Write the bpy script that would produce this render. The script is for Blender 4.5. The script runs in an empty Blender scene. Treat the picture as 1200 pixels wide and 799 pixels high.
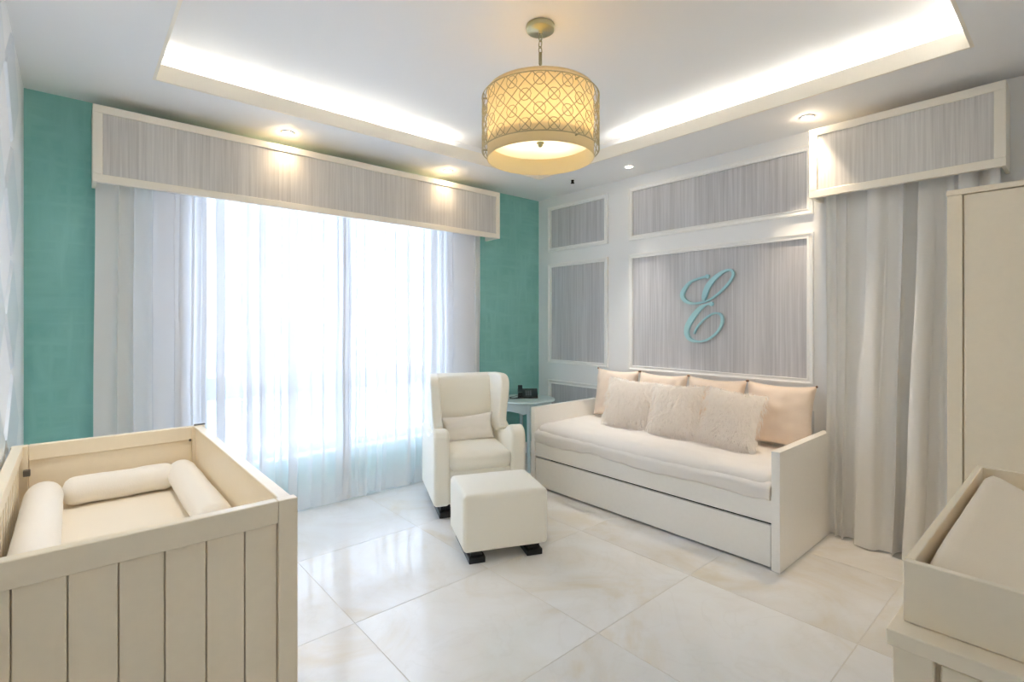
import bpy, bmesh, math, random
from mathutils import Vector, Matrix, noise as mnoise

# ------------------------------------------------------------------ camera, sky, exposure
C = bpy.context.scene.collection
sc = bpy.context.scene
H_CAM = 1.42
YAW = math.atan2(515, 590)
cam_d = bpy.data.cameras.new('camera')
cam = bpy.data.objects.new('camera', cam_d); C.objects.link(cam)
cam.location = (0, 0, H_CAM)
cam.rotation_euler = (math.pi / 2, 0, -YAW)
cam_d.sensor_width = 36.0
cam_d.lens = 36.0 * 590 / 1200
cam_d.shift_y = -21.5 / 1200
cam_d.clip_start = 0.02
cam_d.clip_end = 2000
sc.camera = cam

SKY_STRENGTH = 3.1
world = bpy.data.worlds.new('overcast_sky'); sc.world = world
world.use_nodes = True
bgn = world.node_tree.nodes['Background']
bgn.inputs[0].default_value = (0.75, 0.89, 1.19, 1)
bgn.inputs[1].default_value = SKY_STRENGTH

pl = bpy.data.lights.new('window_portal', 'AREA')
pl.shape = 'RECTANGLE'; pl.size = 1.95; pl.size_y = 2.1
pl.cycles.is_portal = True
po = bpy.data.objects.new('window_portal', pl); C.objects.link(po)
po.location = (1.62, 4.20, 1.45); po.rotation_euler = (-math.pi / 2, 0, 0)

COVE_STRENGTH = 10.0
PENDANT_WATTS = 1.5
DOWN_WATTS = 2.5

vs = sc.view_settings
sc.display_settings.display_device = 'sRGB'
vs.view_transform = 'Standard'; vs.look = 'None'
vs.exposure = 1.74; vs.gamma = 1.0; vs.use_curve_mapping = False
sc.cycles.max_bounces = 14
sc.cycles.diffuse_bounces = 8
sc.cycles.transparent_max_bounces = 24
sc.cycles.caustics_reflective = False
sc.cycles.caustics_refractive = False
sc.cycles.sample_clamp_indirect = 6.0

rng = random.Random(7)
PI = math.pi

# ------------------------------------------------------------------ materials
def lin(c):
    return tuple(((x / 255) / 12.92 if x / 255 <= 0.04045 else (((x / 255) + 0.055) / 1.055) ** 2.4) for x in c)

def new_mat(name):
    m = bpy.data.materials.new(name); m.use_nodes = True
    nt = m.node_tree
    for n in list(nt.nodes): nt.nodes.remove(n)
    out = nt.nodes.new('ShaderNodeOutputMaterial')
    return m, nt, out

def N(nt, t, **kw):
    n = nt.nodes.new('ShaderNode' + t)
    for k, v in kw.items():
        if k.startswith('i_'):
            n.inputs[k[2:].replace('_', ' ')].default_value = v
        else:
            setattr(n, k, v)
    return n

def paint(name, rgb, rough=0.5, bump=0.0, scale=60, vary=0.0, coat=0.0, metallic=0.0, spec=0.5):
    """plain painted / plastic / metal surface with a little noise in tone and relief"""
    m, nt, out = new_mat(name)
    p = N(nt, 'BsdfPrincipled')
    col = (*lin(rgb), 1)
    p.inputs['Base Color'].default_value = col
    p.inputs['Roughness'].default_value = rough
    p.inputs['Metallic'].default_value = metallic
    p.inputs['Coat Weight'].default_value = coat
    p.inputs['Specular IOR Level'].default_value = spec
    tc = N(nt, 'TexCoord')
    no = N(nt, 'TexNoise'); no.inputs['Scale'].default_value = scale; no.inputs['Detail'].default_value = 3
    nt.links.new(tc.outputs['Object'], no.inputs['Vector'])
    if vary > 0:
        mx = N(nt, 'MixRGB', blend_type='MULTIPLY'); mx.inputs[0].default_value = 1
        mx.inputs[1].default_value = col
        cr = N(nt, 'MapRange')
        cr.inputs[1].default_value = 0.3; cr.inputs[2].default_value = 0.7
        cr.inputs[3].default_value = 1 - vary; cr.inputs[4].default_value = 1.0
        nt.links.new(no.outputs['Fac'], cr.inputs[0])
        nt.links.new(cr.outputs[0], mx.inputs[2])
        nt.links.new(mx.outputs[0], p.inputs['Base Color'])
    if bump > 0:
        b = N(nt, 'Bump'); b.inputs['Strength'].default_value = bump; b.inputs['Distance'].default_value = 0.004
        nt.links.new(no.outputs['Fac'], b.inputs['Height'])
        nt.links.new(b.outputs[0], p.inputs['Normal'])
    nt.links.new(p.outputs[0], out.inputs[0])
    return m

def strie(name, dark, light):
    """wallcovering of fine vertical streaks"""
    m, nt, out = new_mat(name)
    p = N(nt, 'BsdfPrincipled'); p.inputs['Roughness'].default_value = 0.6
    g = N(nt, 'NewGeometry')
    mp = N(nt, 'Mapping'); mp.inputs['Scale'].default_value = (75, 75, 1.4)
    nt.links.new(g.outputs['Position'], mp.inputs['Vector'])
    n1 = N(nt, 'TexNoise'); n1.inputs['Scale'].default_value = 1.0; n1.inputs['Detail'].default_value = 5; n1.inputs['Roughness'].default_value = 0.65
    nt.links.new(mp.outputs[0], n1.inputs['Vector'])
    mp2 = N(nt, 'Mapping'); mp2.inputs['Scale'].default_value = (6, 6, 0.5)
    nt.links.new(g.outputs['Position'], mp2.inputs['Vector'])
    n2 = N(nt, 'TexNoise'); n2.inputs['Scale'].default_value = 1.0; n2.inputs['Detail'].default_value = 2
    nt.links.new(mp2.outputs[0], n2.inputs['Vector'])
    ad = N(nt, 'Math', operation='MULTIPLY_ADD'); ad.inputs[1].default_value = 0.35; ad.inputs[2].default_value = -0.17
    nt.links.new(n2.outputs['Fac'], ad.inputs[0])
    a2 = N(nt, 'Math', operation='ADD')
    nt.links.new(n1.outputs['Fac'], a2.inputs[0]); nt.links.new(ad.outputs[0], a2.inputs[1])
    r = N(nt, 'ValToRGB'); r.color_ramp.elements[0].position = 0.32; r.color_ramp.elements[1].position = 0.7
    r.color_ramp.elements[0].color = (*lin(dark), 1); r.color_ramp.elements[1].color = (*lin(light), 1)
    nt.links.new(a2.outputs[0], r.inputs[0])
    nt.links.new(r.outputs[0], p.inputs['Base Color'])
    b = N(nt, 'Bump'); b.inputs['Strength'].default_value = 0.15; b.inputs['Distance'].default_value = 0.002
    nt.links.new(n1.outputs['Fac'], b.inputs['Height']); nt.links.new(b.outputs[0], p.inputs['Normal'])
    nt.links.new(p.outputs[0], out.inputs[0])
    return m

def plaster(name, dark, light):
    """trowelled decorative plaster: overlapping rectangular strokes"""
    m, nt, out = new_mat(name)
    p = N(nt, 'BsdfPrincipled'); p.inputs['Roughness'].default_value = 0.55
    g = N(nt, 'NewGeometry')
    def layer(sx, sz):
        mp = N(nt, 'Mapping'); mp.inputs['Scale'].default_value = (sx, 1, sz)
        nt.links.new(g.outputs['Position'], mp.inputs['Vector'])
        n = N(nt, 'TexNoise'); n.inputs['Scale'].default_value = 1; n.inputs['Detail'].default_value = 4
        n.inputs['Distortion'].default_value = 0.6
        nt.links.new(mp.outputs[0], n.inputs['Vector'])
        return n
    a = layer(2.2, 16); b = layer(16, 2.2); c = layer(2.0, 1.6)
    m1 = N(nt, 'Math', operation='MAXIMUM'); nt.links.new(a.outputs['Fac'], m1.inputs[0]); nt.links.new(b.outputs['Fac'], m1.inputs[1])
    m2 = N(nt, 'Math', operation='ADD'); nt.links.new(m1.outputs[0], m2.inputs[0]); nt.links.new(c.outputs['Fac'], m2.inputs[1])
    r = N(nt, 'ValToRGB'); r.color_ramp.elements[0].position = 0.85; r.color_ramp.elements[1].position = 1.3 - 0.02
    mr = N(nt, 'MapRange'); mr.inputs[1].default_value = 0.85; mr.inputs[2].default_value = 1.35
    nt.links.new(m2.outputs[0], mr.inputs[0])
    r.color_ramp.elements[0].position = 0; r.color_ramp.elements[1].position = 1
    r.color_ramp.elements[0].color = (*lin(dark), 1); r.color_ramp.elements[1].color = (*lin(light), 1)
    nt.links.new(mr.outputs[0], r.inputs[0]); nt.links.new(r.outputs[0], p.inputs['Base Color'])
    nt.links.new(p.outputs[0], out.inputs[0])
    return m

def marble(name):
    m, nt, out = new_mat(name)
    p = N(nt, 'BsdfPrincipled'); p.inputs['Roughness'].default_value = 0.12
    p.inputs['Specular IOR Level'].default_value = 0.6
    g = N(nt, 'NewGeometry'); oi = N(nt, 'ObjectInfo')
    sc_ = N(nt, 'VectorMath', operation='SCALE'); sc_.inputs[0].default_value = (37, 53, 0); nt.links.new(oi.outputs['Random'], sc_.inputs['Scale'])
    ad = N(nt, 'VectorMath', operation='ADD')
    nt.links.new(g.outputs['Position'], ad.inputs[0]); nt.links.new(sc_.outputs[0], ad.inputs[1])
    n1 = N(nt, 'TexNoise'); n1.inputs['Scale'].default_value = 1.5; n1.inputs['Detail'].default_value = 6; n1.inputs['Distortion'].default_value = 1.2
    n1.inputs['Roughness'].default_value = 0.6
    nt.links.new(ad.outputs[0], n1.inputs['Vector'])
    r = N(nt, 'ValToRGB'); e = r.color_ramp.elements
    e[0].position = 0.30; e[0].color = (*lin((230, 222, 206)), 1)
    e[1].position = 0.62; e[1].color = (*lin((244, 244, 243)), 1)
    x = e.new(0.46); x.color = (*lin((239, 237, 233)), 1)
    nt.links.new(n1.outputs['Fac'], r.inputs[0])
    n2 = N(nt, 'TexNoise'); n2.inputs['Scale'].default_value = 1.6; n2.inputs['Detail'].default_value = 8; n2.inputs['Distortion'].default_value = 2.5
    nt.links.new(ad.outputs[0], n2.inputs['Vector'])
    ab = N(nt, 'Math', operation='SUBTRACT'); ab.inputs[1].default_value = 0.5; nt.links.new(n2.outputs['Fac'], ab.inputs[0])
    ab2 = N(nt, 'Math', operation='ABSOLUTE'); nt.links.new(ab.outputs[0], ab2.inputs[0])
    vr = N(nt, 'MapRange'); vr.inputs[1].default_value = 0.0; vr.inputs[2].default_value = 0.025; vr.inputs[3].default_value = 0.13; vr.inputs[4].default_value = 0
    nt.links.new(ab2.outputs[0], vr.inputs[0])
    mx = N(nt, 'MixRGB'); mx.inputs[2].default_value = (*lin((220, 217, 211)), 1)
    nt.links.new(vr.outputs[0], mx.inputs[0]); nt.links.new(r.outputs[0], mx.inputs[1])
    hv = N(nt, 'HueSaturation')
    vm = N(nt, 'MapRange'); vm.inputs[3].default_value = 0.92; vm.inputs[4].default_value = 1.03
    nt.links.new(oi.outputs['Random'], vm.inputs[0]); nt.links.new(vm.outputs[0], hv.inputs['Value'])
    nt.links.new(mx.outputs[0], hv.inputs['Color'])
    nt.links.new(hv.outputs[0], p.inputs['Base Color'])
    nt.links.new(p.outputs[0], out.inputs[0])
    return m

def cloth(name, rgb, rough=0.85, bump=0.25, scale=350, translucent=0.0, transparent=0.0, sheen=0.2):
    m, nt, out = new_mat(name)
    p = N(nt, 'BsdfPrincipled'); p.inputs['Base Color'].default_value = (*lin(rgb), 1)
    p.inputs['Roughness'].default_value = rough; p.inputs['Sheen Weight'].default_value = sheen
    p.inputs['Specular IOR Level'].default_value = 0.2
    tc = N(nt, 'TexCoord'); w = N(nt, 'TexNoise'); w.inputs['Scale'].default_value = scale
    nt.links.new(tc.outputs['Object'], w.inputs['Vector'])
    if bump > 0:
        b = N(nt, 'Bump'); b.inputs['Strength'].default_value = bump; b.inputs['Distance'].default_value = 0.002
        nt.links.new(w.outputs['Fac'], b.inputs['Height']); nt.links.new(b.outputs[0], p.inputs['Normal'])
    last = p.outputs[0]
    if translucent > 0:
        t = N(nt, 'BsdfTranslucent'); t.inputs[0].default_value = (*lin(rgb), 1)
        mx = N(nt, 'MixShader'); mx.inputs[0].default_value = translucent
        nt.links.new(last, mx.inputs[1]); nt.links.new(t.outputs[0], mx.inputs[2]); last = mx.outputs[0]
    if transparent > 0:
        t = N(nt, 'BsdfTransparent')
        mx = N(nt, 'MixShader')
        mx.inputs[0].default_value = transparent
        nt.links.new(last, mx.inputs[1]); nt.links.new(t.outputs[0], mx.inputs[2]); last = mx.outputs[0]
    nt.links.new(last, out.inputs[0])
    return m

def emit(name, rgb, strength):
    m, nt, out = new_mat(name)
    e = N(nt, 'Emission'); e.inputs[0].default_value = (*rgb, 1); e.inputs[1].default_value = strength
    nt.links.new(e.outputs[0], out.inputs[0])
    return m

def glass(name):
    m, nt, out = new_mat(name)
    t = N(nt, 'BsdfTransparent'); t.inputs[0].default_value = (0.96, 0.985, 0.98, 1)
    g = N(nt, 'BsdfGlossy'); g.inputs['Roughness'].default_value = 0.02
    mx = N(nt, 'MixShader'); mx.inputs[0].default_value = 0.05
    nt.links.new(t.outputs[0], mx.inputs[1]); nt.links.new(g.outputs[0], mx.inputs[2])
    nt.links.new(mx.outputs[0], out.inputs[0])
    return m

M = dict(
    ceiling=paint('ceiling_paint', (245, 245, 245), 0.7, 0.05, 90),
    wall=paint('white_wall_paint', (245, 246, 246), 0.55, 0.05, 90),
    trim=paint('white_trim_paint', (248, 248, 246), 0.4),
    cream=paint('cream_lacquer', (250, 237, 212), 0.32, 0.03, 40, 0.02),
    creamtrim=paint('cream_trim', (248, 241, 226), 0.4),
    bed=paint('warm_white_lacquer', (252, 250, 245), 0.3, 0.02, 40, 0.02),
    teal=plaster('turquoise_plaster', (130, 194, 186), (152, 210, 202)),
    tealpaint=paint('turquoise_paint', (120, 190, 182), 0.5, 0.1, 20, 0.08),
    strie=strie('grey_streaked_wallcovering', (184, 184, 188), (215, 215, 218)),
    striev=strie('taupe_streaked_wallcovering', (198, 194, 189), (226, 223, 218)),
    marble=marble('polished_cream_marble'),
    grout=paint('grout', (218, 213, 204), 0.8),
    alu=paint('window_aluminium', (205, 210, 218), 0.4),
    glass=glass('window_glass'),
    sheer=cloth('sheer_voile', (250, 250, 251), 0.9, 0.0, 300, 0.16, 0.25, 0.0),
    drape=cloth('white_lining_cloth', (250, 249, 247), 0.9, 0.1, 300, 0.15),
    drapeR=cloth('white_drape_cloth', (250, 249, 246), 0.9, 0.15, 300, 0.15),
    uphol=cloth('ivory_upholstery', (252, 248, 235), 0.7, 0.2, 300),
    uphol2=cloth('ivory_cotton', (248, 243, 235), 0.85, 0.25, 250),
    sheet=cloth('white_coverlet', (243, 239, 234), 0.9, 0.25, 160),
    crib_sheet=cloth('cream_crib_sheet', (246, 236, 218), 0.9, 0.2, 200),
    bolster=cloth('cream_bolster_cloth', (249, 244, 235), 0.9, 0.3, 180),
    peach=cloth('peach_linen', (244, 226, 208), 0.85, 0.3, 200),
    fur=cloth('cream_shag', (255, 252, 248), 0.9, 0.0, 200, 0.5, 0.0, 0.0),
    knot=cloth('brown_tassel', (150, 120, 96), 0.9),
    pad=cloth('cream_pad_cover', (250, 236, 212), 0.9, 0.2, 260),
    black=paint('black_wood', (26, 24, 24), 0.35),
    phone=paint('black_plastic', (22, 23, 25), 0.35),
    key=paint('grey_keys', (130, 132, 135), 0.5),
    lcd=paint('phone_display', (88, 98, 92), 0.2),
    nickel=paint('champagne_metal', (176, 172, 140), 0.35, metallic=0.85),
    wire=paint('pewter_wire', (196, 186, 150), 0.4, metallic=0.2),
    tealtable=paint('pale_turquoise_lacquer', (208, 225, 226), 0.35),
    letterface=paint('turquoise_letter_paint', (176, 222, 228), 0.5),
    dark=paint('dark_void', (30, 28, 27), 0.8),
    diamond=paint('pale_blue_grey_paint', (226, 231, 235), 0.3),
    concrete=paint('pale_concrete', (200, 204, 210), 0.8),
    steel=paint('screw_steel', (120, 116, 110), 0.4, metallic=0.8),
)
# lamp shade cloth lit from inside
M['shade'] = cloth('cream_shade_cloth', (251, 238, 205), 0.8, 0.1, 300, 0.5, 0.0, 0.0)
M['diffuser'] = cloth('opal_acrylic', (246, 248, 246), 0.3, 0.0, 300, 0.55, 0.0, 0.0)
M['led'] = emit('warm_led', (1.0, 0.985, 0.96), COVE_STRENGTH)
M['lens'] = emit('downlight_lens', (1.0, 0.86, 0.66), 14.0)

# ------------------------------------------------------------------ mesh helpers
def add_box(bm, x0, x1, y0, y1, z0, z1):
    vsx = [bm.verts.new((x, y, z)) for x in (x0, x1) for y in (y0, y1) for z in (z0, z1)]
    a = vsx
    for f in ((0, 1, 3, 2), (4, 6, 7, 5), (0, 4, 5, 1), (2, 3, 7, 6), (0, 2, 6, 4), (1, 5, 7, 3)):
        bm.faces.new([a[i] for i in f])

def link(name, bm, mat, parent=None, bevel=0.0, seg=2, smooth=False, loc=None):
    bmesh.ops.recalc_face_normals(bm, faces=bm.faces[:])
    me = bpy.data.meshes.new(name); bm.to_mesh(me); bm.free()
    if smooth:
        for p in me.polygons: p.use_smooth = True
    o = bpy.data.objects.new(name, me); C.objects.link(o)
    me.materials.append(M[mat] if isinstance(mat, str) else mat)
    if parent: o.parent = parent
    if loc: o.location = loc
    if bevel:
        b = o.modifiers.new('edge', 'BEVEL'); b.width = bevel; b.segments = seg; b.limit_method = 'ANGLE'; b.angle_limit = 0.6
        b.harden_normals = True
        for p in me.polygons: p.use_smooth = True
    return o

def box(name, mat, x0, x1, y0, y1, z0, z1, parent=None, bevel=0.0, seg=2):
    bm = bmesh.new(); add_box(bm, x0, x1, y0, y1, z0, z1)
    return link(name, bm, mat, parent, bevel, seg)

def rbox_bm(x0, x1, y0, y1, z0, z1, r, seg=5, puff=0.0, sub=0):
    bm = bmesh.new(); add_box(bm, x0, x1, y0, y1, z0, z1)
    bmesh.ops.recalc_face_normals(bm, faces=bm.faces[:])
    bmesh.ops.bevel(bm, geom=bm.edges[:] + bm.verts[:], offset=r, segments=seg, profile=0.5, affect='EDGES')
    if sub:
        for axis, n, a, b in ((0, sub, x0 + r, x1 - r), (1, sub, y0 + r, y1 - r), (2, max(2, sub // 2), z0 + r, z1 - r)):
            for k in range(1, n):
                co = [0, 0, 0]; co[axis] = a + (b - a) * k / n
                no = [0, 0, 0]; no[axis] = 1
                bmesh.ops.bisect_plane(bm, geom=bm.verts[:] + bm.edges[:] + bm.faces[:], plane_co=co, plane_no=no)
    if puff:
        cx, cy, cz = (x0 + x1) / 2, (y0 + y1) / 2, (z0 + z1) / 2
        for v in bm.verts:
            u = (v.co.x - cx) / ((x1 - x0) / 2); w = (v.co.y - cy) / ((y1 - y0) / 2); q = (v.co.z - cz) / ((z1 - z0) / 2)
            v.co.x += puff * u * (1 - w * w) * (1 - q * q)
            v.co.y += puff * w * (1 - u * u) * (1 - q * q)
            v.co.z += puff * q * (1 - u * u) * (1 - w * w)
    return bm

def lathe_bm(profile, n=48, bm=None, center=(0, 0, 0), closed=False):
    bm = bm or bmesh.new(); rings = []
    for r, z in profile:
        if r < 1e-6:
            rings.append([bm.verts.new((center[0], center[1], center[2] + z))])
        else:
            rings.append([bm.verts.new((center[0] + r * math.cos(2 * PI * k / n), center[1] + r * math.sin(2 * PI * k / n), center[2] + z)) for k in range(n)])
    for a, b in zip(rings, rings[1:]):
        for k in range(n):
            k2 = (k + 1) % n
            if len(a) == 1 and len(b) == 1: continue
            if len(a) == 1: bm.faces.new((a[0], b[k], b[k2]))
            elif len(b) == 1: bm.faces.new((a[k], b[0], a[k2]))
            else: bm.faces.new((a[k], b[k], b[k2], a[k2]))
    return bm

def tube_bm(pts, r, n=6, bm=None, closed=False):
    bm = bm or bmesh.new(); pts = [Vector(p) for p in pts]; rings = []
    m = len(pts)
    for i, p in enumerate(pts):
        a = pts[(i - 1) % m] if (closed or i > 0) else p
        b = pts[(i + 1) % m] if (closed or i < m - 1) else p
        t = (b - a).normalized()
        up = Vector((0, 0, 1)) if abs(t.z) < 0.9 else Vector((1, 0, 0))
        s = t.cross(up).normalized(); u = s.cross(t)
        rr = r[i] if isinstance(r, (list, tuple)) else r
        rings.append([bm.verts.new(p + rr * (math.cos(2 * PI * k / n) * s + math.sin(2 * PI * k / n) * u)) for k in range(n)])
    pairs = list(zip(rings, rings[1:])) + ([(rings[-1], rings[0])] if closed else [])
    for a, b in pairs:
        for k in range(n):
            bm.faces.new((a[k], a[(k + 1) % n], b[(k + 1) % n], b[k]))
    if not closed:
        bm.faces.new(rings[0]); bm.faces.new(rings[-1][::-1])
    return bm

def prism_bm(poly, axis, a, b, bm=None):
    """extrude a 2-D polygon along an axis: axis 0 -> poly is (y, z), 1 -> (x, z), 2 -> (x, y)"""
    bm = bm or bmesh.new()
    def P(p, t):
        return ((t, p[0], p[1]), (p[0], t, p[1]), (p[0], p[1], t))[axis]
    v0 = [bm.verts.new(P(p, a)) for p in poly]; v1 = [bm.verts.new(P(p, b)) for p in poly]
    bm.faces.new(v0); bm.faces.new(v1[::-1])
    for i in range(len(poly)):
        j = (i + 1) % len(poly); bm.faces.new((v0[i], v0[j], v1[j], v1[i]))
    return bm

def smooth_poly(pts, n=6, closed=False):
    """Catmull-Rom through the points"""
    out = []; m = len(pts); dim = len(pts[0])
    R = range(m if closed else m - 1)
    for i in R:
        if closed: p = [pts[(i + k - 1) % m] for k in range(4)]
        else: p = [pts[max(0, min(m - 1, i + k - 1))] for k in range(4)]
        for s in range(n):
            t = s / n
            out.append(tuple(0.5 * (2 * p[1][d] + (p[2][d] - p[0][d]) * t + (2 * p[0][d] - 5 * p[1][d] + 4 * p[2][d] - p[3][d]) * t * t + (3 * p[1][d] - p[0][d] - 3 * p[2][d] + p[3][d]) * t ** 3) for d in range(dim)))
    if not closed: out.append(tuple(pts[-1]))
    return out

def thing(name, label, cat, loc=(0, 0, 0), rz=0.0, group=None):
    o = bpy.data.objects.new(name, None); C.objects.link(o)
    o.empty_display_size = 0.1
    o.location = loc; o.rotation_euler = (0, 0, rz)
    return tag(o, label, cat, group)

def tag(o, label, cat, group=None):
    o['label'] = label; o['category'] = cat
    if group: o['group'] = group
    return o

def struct(o):
    o['kind'] = 'structure'; return o

def pivot(name):
    o = bpy.data.objects.new(name, None); C.objects.link(o); o.empty_display_size = 0.1
    return struct(o)

def frame_bm(axis_pos, thick, a0, a1, z0, z1, w, axis, prof=None, bm=None):
    """picture-frame moulding with mitred corners on a wall. axis 0: wall plane x=axis_pos, a=y; axis 1: plane y=axis_pos, a=x"""
    bm = bm or bmesh.new()
    prof = prof or [(0, 0), (0, 1), (0.25, 1), (0.45, 0.65), (0.7, 0.55), (0.85, 0.8), (1, 0.8), (1, 0)]
    corners = [(a0, z0, 1, 1), (a1, z0, -1, 1), (a1, z1, -1, -1), (a0, z1, 1, -1)]
    rings = []
    for (a, z, sa, sz) in corners:
        ring = []
        for u, h in prof:
            aa, zz, d = a + sa * u * w, z + sz * u * w, axis_pos + h * thick
            ring.append(bm.verts.new((d, aa, zz) if axis == 0 else (aa, d, zz)))
        rings.append(ring)
    n = len(prof)
    for i in range(4):
        A, B = rings[i], rings[(i + 1) % 4]
        for k in range(n):
            bm.faces.new((A[k], A[(k + 1) % n], B[(k + 1) % n], B[k]))
    return bm

# ------------------------------------------------------------------ room shell
XL, XR, YB, YF, HC = -0.212, 3.92, 4.038, -0.30, 2.773
HU = HC + 0.20                      # raised ceiling in the tray
TX0, TX1, TY0, TY1 = 0.349, 3.32, 0.383, 3.414
WX0, WX1, WZ0, WZ1 = 0.66, 2.575, 0.40, 2.48     # window opening

# floor with single marble tiles
floor = struct(box('floor', 'grout', XL - .1, XR + .1, YF - .1, YB + .1, -0.08, -0.0012))
xs = [XL] + [0.200 + 0.805 * k for k in range(5)] + [XR]
ys = [YF] + [-0.134 + 0.805 * k for k in range(6)] + [YB]
GAP = 0.002
for i in range(len(xs) - 1):
    for j in range(len(ys) - 1):
        t = box('floor_tile', 'marble', xs[i] + GAP, xs[i + 1] - GAP, ys[j] + GAP, ys[j + 1] - GAP, -0.02, 0.0, floor, 0.0007, 1)

# walls
wl = struct(box('wall_left', 'wall', XL - 0.12, XL, YF - .1, YB + .1, 0, HC + .25))
wf = struct(box('wall_front', 'wall', XL - .1, XR + .1, YF - 0.12, YF, 0, HC + .25))
wr = struct(box('wall_right', 'wall', XR, XR + 0.12, YF - .1, YB + .1, 0, HC + .25))
bm = bmesh.new()
add_box(bm, XL - .1, WX0, YB, YB + 0.2, 0, HC + .25)
add_box(bm, WX1, XR + .1, YB, YB + 0.2, 0, HC + .25)
add_box(bm, WX0, WX1, YB, YB + 0.2, 0, WZ0)
add_box(bm, WX0, WX1, YB, YB + 0.2, WZ1, HC + .25)
wb = struct(link('wall_back', bm, 'teal'))

# ceiling: dropped border, lip of the light cove, raised centre
bm = bmesh.new()
for (a, b, c, d) in ((XL, TX0 - .015, YF, YB), (TX1 + .015, XR, YF, YB), (TX0 - .015, TX1 + .015, YF, TY0 - .015), (TX0 - .015, TX1 + .015, TY1 + .015, YB)):
    add_box(bm, a, b, c, d, HC, HC + 0.02)
ceil = struct(link('ceiling', bm, 'ceiling'))
CW = 0.15                            # depth of the cove behind the lip
for nm, a, b, c, d in (('lip', TX0 - .015, TX0, TY0 - .015, TY1 + .015), ('lip', TX1, TX1 + .015, TY0 - .015, TY1 + .015),
                       ('lip', TX0, TX1, TY0 - .015, TY0), ('lip', TX0, TX1, TY1, TY1 + .015)):
    box('cove_lip', 'creamtrim', a, b, c, d, HC + 0.0, HC + 0.093, ceil)
bm = bmesh.new()
add_box(bm, TX0 - CW - .02, TX1 + CW + .02, TY0 - CW - .02, TY1 + CW + .02, HU, HU + 0.03)
for (a, b, c, d) in ((TX0 - CW - .03, TX0 - CW, TY0 - CW, TY1 + CW), (TX1 + CW, TX1 + CW + .03, TY0 - CW, TY1 + CW),
                     (TX0 - CW, TX1 + CW, TY0 - CW - .03, TY0 - CW), (TX0 - CW, TX1 + CW, TY1 + CW, TY1 + CW + .03)):
    add_box(bm, a, b, c, d, HC + .02, HU)
link('raised_ceiling', bm, 'ceiling', ceil)

# baseboards (the visible stretches)
struct(box('baseboard_back', 'trim', XL, XR - .016, YB - 0.016, YB, 0, 0.12, None, 0.004))
struct(box('baseboard_right', 'trim', XR - 0.016, XR, YF, YB - .016, 0, 0.12, None, 0.004))
struct(box('baseboard_left', 'trim', XL, XL + 0.016, YF, YB - .016, 0, 0.12, None, 0.004))

# wall panelling on the right wall: streaked panels in mouldings
for (a0, a1) in ((3.103, 3.836), (1.306, 2.783)):
    for (z0, z1) in ((2.223, 2.636), (1.022, 2.018), (0.22, 0.765)):
        box('wallpaper_panel', 'strie', XR - 0.003, XR + 0.001, a0, a1, z0, z1, wr)
        bm = frame_bm(XR, -0.024, a0 - 0.038, a1 + 0.038, z0 - 0.038, z1 + 0.038, 0.04, 0)
        link('panel_moulding', bm, 'trim', wr)

# left wall: rows of bevelled diamonds
for j in range(6):
    for k in range(5):
        cy, cz = 3.175 - 0.66 * j + 0.035, 1.455 + 0.515 * (k - 2)
        if cy < -0.1 or cz - .25 < 0.13: continue
        bm = bmesh.new()
        hw, hh = 0.36 if False else 0.325, 0.252
        x = XL
        rim = [(cy + hw, cz), (cy, cz + hh), (cy - hw, cz), (cy, cz - hh)]
        o0 = [bm.verts.new((x - .001, a, b)) for a, b in rim]
        i0 = [bm.verts.new((x + 0.010, cy + (a - cy) * 0.93, cz + (b - cz) * 0.93)) for a, b in rim]
        for q in range(4):
            bm.faces.new((o0[q], o0[(q + 1) % 4], i0[(q + 1) % 4], i0[q]))
        bm.faces.new(i0); bm.faces.new(o0[::-1])
        link('diamond_panel', bm, 'diamond', wl)

# window
win = pivot('window_1')
FY0, FY1 = 4.10, 4.16
def bar(nm, a, b, c, d, y0=FY0, y1=FY1): return box(nm, 'alu', a, b, y0, y1, c, d, win, 0.004)
bar('jamb', WX0, WX0 + 0.06, WZ0, WZ1); bar('jamb', WX1 - 0.06, WX1, WZ0, WZ1)
bar('head_rail', WX0 + .06, WX1 - .06, WZ1 - 0.06, WZ1); bar('sill_rail', WX0 + .06, WX1 - .06, WZ0, WZ0 + 0.05)
bar('mullion', 1.625, 1.735, WZ0 + .05, WZ1 - .06)
for a, b in ((WX0 + .06, 1.625), (1.735, WX1 - .06)):
    bar('transom', a, b, 0.865, 1.025, FY0 + .005, FY1 - .005)
    for z0, z1 in ((WZ0 + .05, 0.865), (1.025, WZ1 - .06)):
        box('pane', 'glass', a, b, 4.125, 4.131, z0, z1, win)
struct(box('trim_1', 'trim', WX0 - .01, WX1 + .01, YB - 0.03, YB + 0.075, WZ0 - 0.025, WZ0 - .001, None, 0.004))

for k, (a, b, c, d) in enumerate(((0.36, WX0, 0.0, 2.55), (WX1, 2.92, 0.0, 2.55), (WX0, WX1, WZ1, 2.55))):
    struct(box('trim_%d' % (k + 2), 'trim', a, b, YB - 0.012, YB + 0.05, max(c, 0.125), d))

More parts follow.
